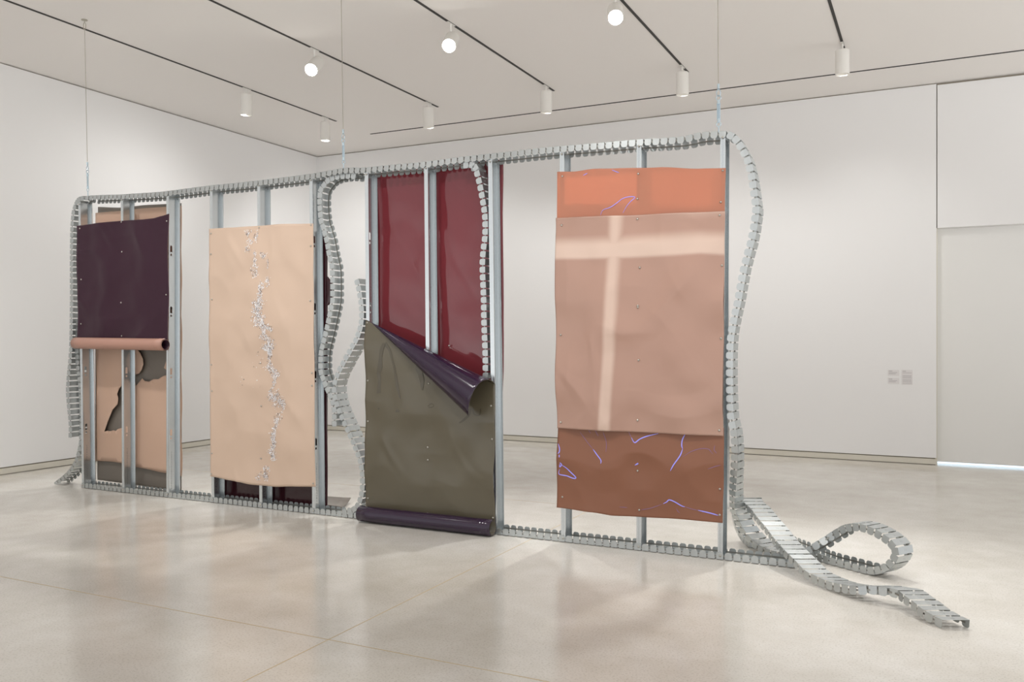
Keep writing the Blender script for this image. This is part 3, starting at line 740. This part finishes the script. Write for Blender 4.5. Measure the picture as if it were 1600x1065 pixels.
thin = [[(340, 90), (360, 125)], [(700, 110), (725, 160)], [(1190, 330), (1260, 285), (1340, 260), (1410, 262), (1435, 285), (1455, 308)], [(810, 805), (890, 792), (1000, 755)], [(1205, 775), (1260, 795), (1320, 808)], [(1130, 790), (1140, 815), (1160, 832)], [(1410, 440), (1480, 415), (1525, 405)], [(1470, 230), (1465, 270), (1490, 300)], [(265, 110), (330, 200), (385, 265)], [(470, 110), (500, 200), (500, 290)], [(400, 95), (430, 150)], [(620, 778), (690, 785)]]
lines(root, [z5(l) for l in bold], YO, 'painted_caustic', M['blue'], 'bright blue violet squiggles of painted caustic light', .0085, sB)
lines(root, [z5(l) for l in thin], YO, 'faint_caustic', M['blue2'], 'faint violet squiggles of painted caustic light', .004, sB)

scp = P([(996.2, 342), (877.7, 351.8), (1124.6, 336), (999.8, 417.8), (1128, 414.5), (996.7, 477.3), (996.7, 479.9), (876.3, 523), (1126.7, 528.5), (998, 562.4), (876.3, 659.3), (996.3, 656.2), (1123.9, 672)], YO-.014)
YP = YO-.014
def fade(x, z):
    q = V((x, YP, z))-CAM; f = V((-_s, _c, 0)); dp = q.dot(f); u = 800+F*q.dot(V((_c, _s, 0)))/dp; v = V0-F*q.z/dp
    return u, v
# bleached cross, laid out once in the sheet's own metres
p0 = aty(962, 335, YP); p1 = aty(958, 405, YP); p2 = aty(945, 668, YP)
zt_, zm_, zb_ = aty(990, 378, YP).z, aty(990, 390, YP).z, aty(990, 401.5, YP).z
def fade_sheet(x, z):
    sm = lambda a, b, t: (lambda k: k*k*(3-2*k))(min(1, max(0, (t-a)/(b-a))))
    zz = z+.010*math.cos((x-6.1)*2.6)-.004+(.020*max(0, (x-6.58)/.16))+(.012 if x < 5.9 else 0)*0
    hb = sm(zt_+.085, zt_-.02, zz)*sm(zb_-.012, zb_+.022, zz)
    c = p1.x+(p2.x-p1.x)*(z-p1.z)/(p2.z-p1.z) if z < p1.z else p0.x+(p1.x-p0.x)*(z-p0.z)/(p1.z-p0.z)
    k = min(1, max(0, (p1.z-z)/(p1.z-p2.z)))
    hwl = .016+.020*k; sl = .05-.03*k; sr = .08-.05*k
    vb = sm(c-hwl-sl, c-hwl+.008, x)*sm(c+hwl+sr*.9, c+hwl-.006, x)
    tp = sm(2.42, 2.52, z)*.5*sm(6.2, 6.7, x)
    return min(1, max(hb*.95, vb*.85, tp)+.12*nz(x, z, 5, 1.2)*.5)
pl = aty(1000, 675, YP); root = empty('vinyl_sheet', pl, 'large dusty pink sheet with a pale bleached cross, in the middle of the right bay', 'sheet', 'vinyl sheets hung on the frame')
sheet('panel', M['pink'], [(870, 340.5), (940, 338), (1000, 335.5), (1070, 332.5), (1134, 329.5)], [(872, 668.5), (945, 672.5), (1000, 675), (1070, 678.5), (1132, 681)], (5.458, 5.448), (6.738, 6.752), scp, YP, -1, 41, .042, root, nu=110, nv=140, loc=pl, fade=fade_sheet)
add_screws(root, scp)
pl = aty(1000, 780, YB); root = empty('vinyl_sheet', pl, 'white backing sheet behind the right bay, a bright sliver beside the last stud', 'sheet', 'vinyl sheets hung on the frame')
sheet('panel', M['white'], [(880, 281), (1139, 278)], [(880, 765), (1139, 795)], (5.47, 5.47), (aty(1139.5, 300, YB).x, aty(1139, 790, YB).x), [], YB, 1, 51, .002, root, nu=30, nv=40, loc=pl)

# ================================================================== SUSPENSION CABLES
def cable(foot, head, label, hook=True):
    foot, head = V(foot), V(head); root = empty('suspension_cable', foot, label, 'cable', 'suspension cables'); L = (head-foot).length; d = (head-foot).normalized(); R = root.location
    e = V((1, 0, 0)); f2 = V((0, 1, 0))
    mb = MB(); mb.tube([foot+d*.34, head-d*.10], .0028, 6); mb.build('wire', M['wire'], root, loc=R)
    mb = MB(); mb.tube([foot-d*.02, foot+d*.03], .005, 8); mb.torus(foot+d*.045, .016, .004, e, d); mb.build('eye_bolt', M['zinc'], root, loc=R)
    mb = MB()
    for s_ in (-1, 1): mb.tube([foot+d*.075+e*.009*s_, foot+d*.20+e*.009*s_], .004, 6)
    mb.tube([foot+d*.06, foot+d*.085], .011, 8); mb.tube([foot+d*.19, foot+d*.215], .011, 8); mb.tube([foot+d*.085, foot+d*.19], .0045, 6)
    mb.torus(foot+d*.235, .017, .004, e, d); mb.build('turnbuckle', M['zinc'], root, loc=R)
    mb = MB(); mb.torus(foot+d*.272, .024, .004, e, d, sx=.6); mb.tube([foot+d*.30, foot+d*.335], .009, 8); mb.build('wire_clamp', M['zinc'], root, loc=R)
    mb = MB(); mb.torus(head-d*.06, .035, .004, e, d, sx=.5); mb.tube([head-d*.03, head], .005, 6); mb.tube([head-V((0, 0, .006)), head], .03, 12); mb.build('ceiling_hook', M['wire'], root, loc=R)
cable(aty(137.5, 303, .05), atz(132, 31, H-.001), 'thin steel cable from the ceiling to the left end of the frame')
f_ = aty(537, 261, .05); cable(f_, (f_.x-.03, .05, H), 'thin steel cable from the ceiling to the middle of the frame')
f_ = aty(1123, 204, .05); cable(f_, (f_.x-.012, .05, H), 'thin steel cable from the ceiling to the right end of the frame')

# ================================================================== WALL LABELS
def label(u0, v0, u1, v1, rows, text):
    a = aty(u0, v0, DB); b = aty(u1, v1, DB); root = empty('wall_label', ((a.x+b.x)/2, DB, b.z), text, 'wall label', 'wall labels')
    mb = MB(); mb.box((a.x, DB-.004, b.z), (b.x, DB, a.z)); mb.build('card', M['paper'], root, loc=root.location)
    mb = MB(); w = b.x-a.x
    for (f, l, h) in rows:
        z = a.z+(b.z-a.z)*f; mb.box((a.x+.1*w, DB-.0045, z-h), (a.x+.1*w+l*w, DB-.0035, z))
    o = mb.build('text_lines', M['ink'], root, loc=root.location); o['kind'] = 'stuff'
label(1387, 577.5, 1405, 587, [(.12, .3, .012), (.40, .72, .009), (.6, .6, .009)], 'small white label on the back wall, upper of the two stacked ones')
label(1387, 590, 1405, 599.5, [(.12, .3, .012), (.40, .72, .009), (.6, .6, .009)], 'small white label on the back wall, lower of the two stacked ones')
label(1408.5, 577.5, 1426, 601, [(.06, .3, .012), (.18, .82, .008), (.36, .8, .008), (.44, .8, .008), (.52, .82, .008), (.64, .8, .008), (.72, .8, .008), (.80, .82, .008), (.90, .82, .008)], 'taller text label on the back wall, right of the two small ones')
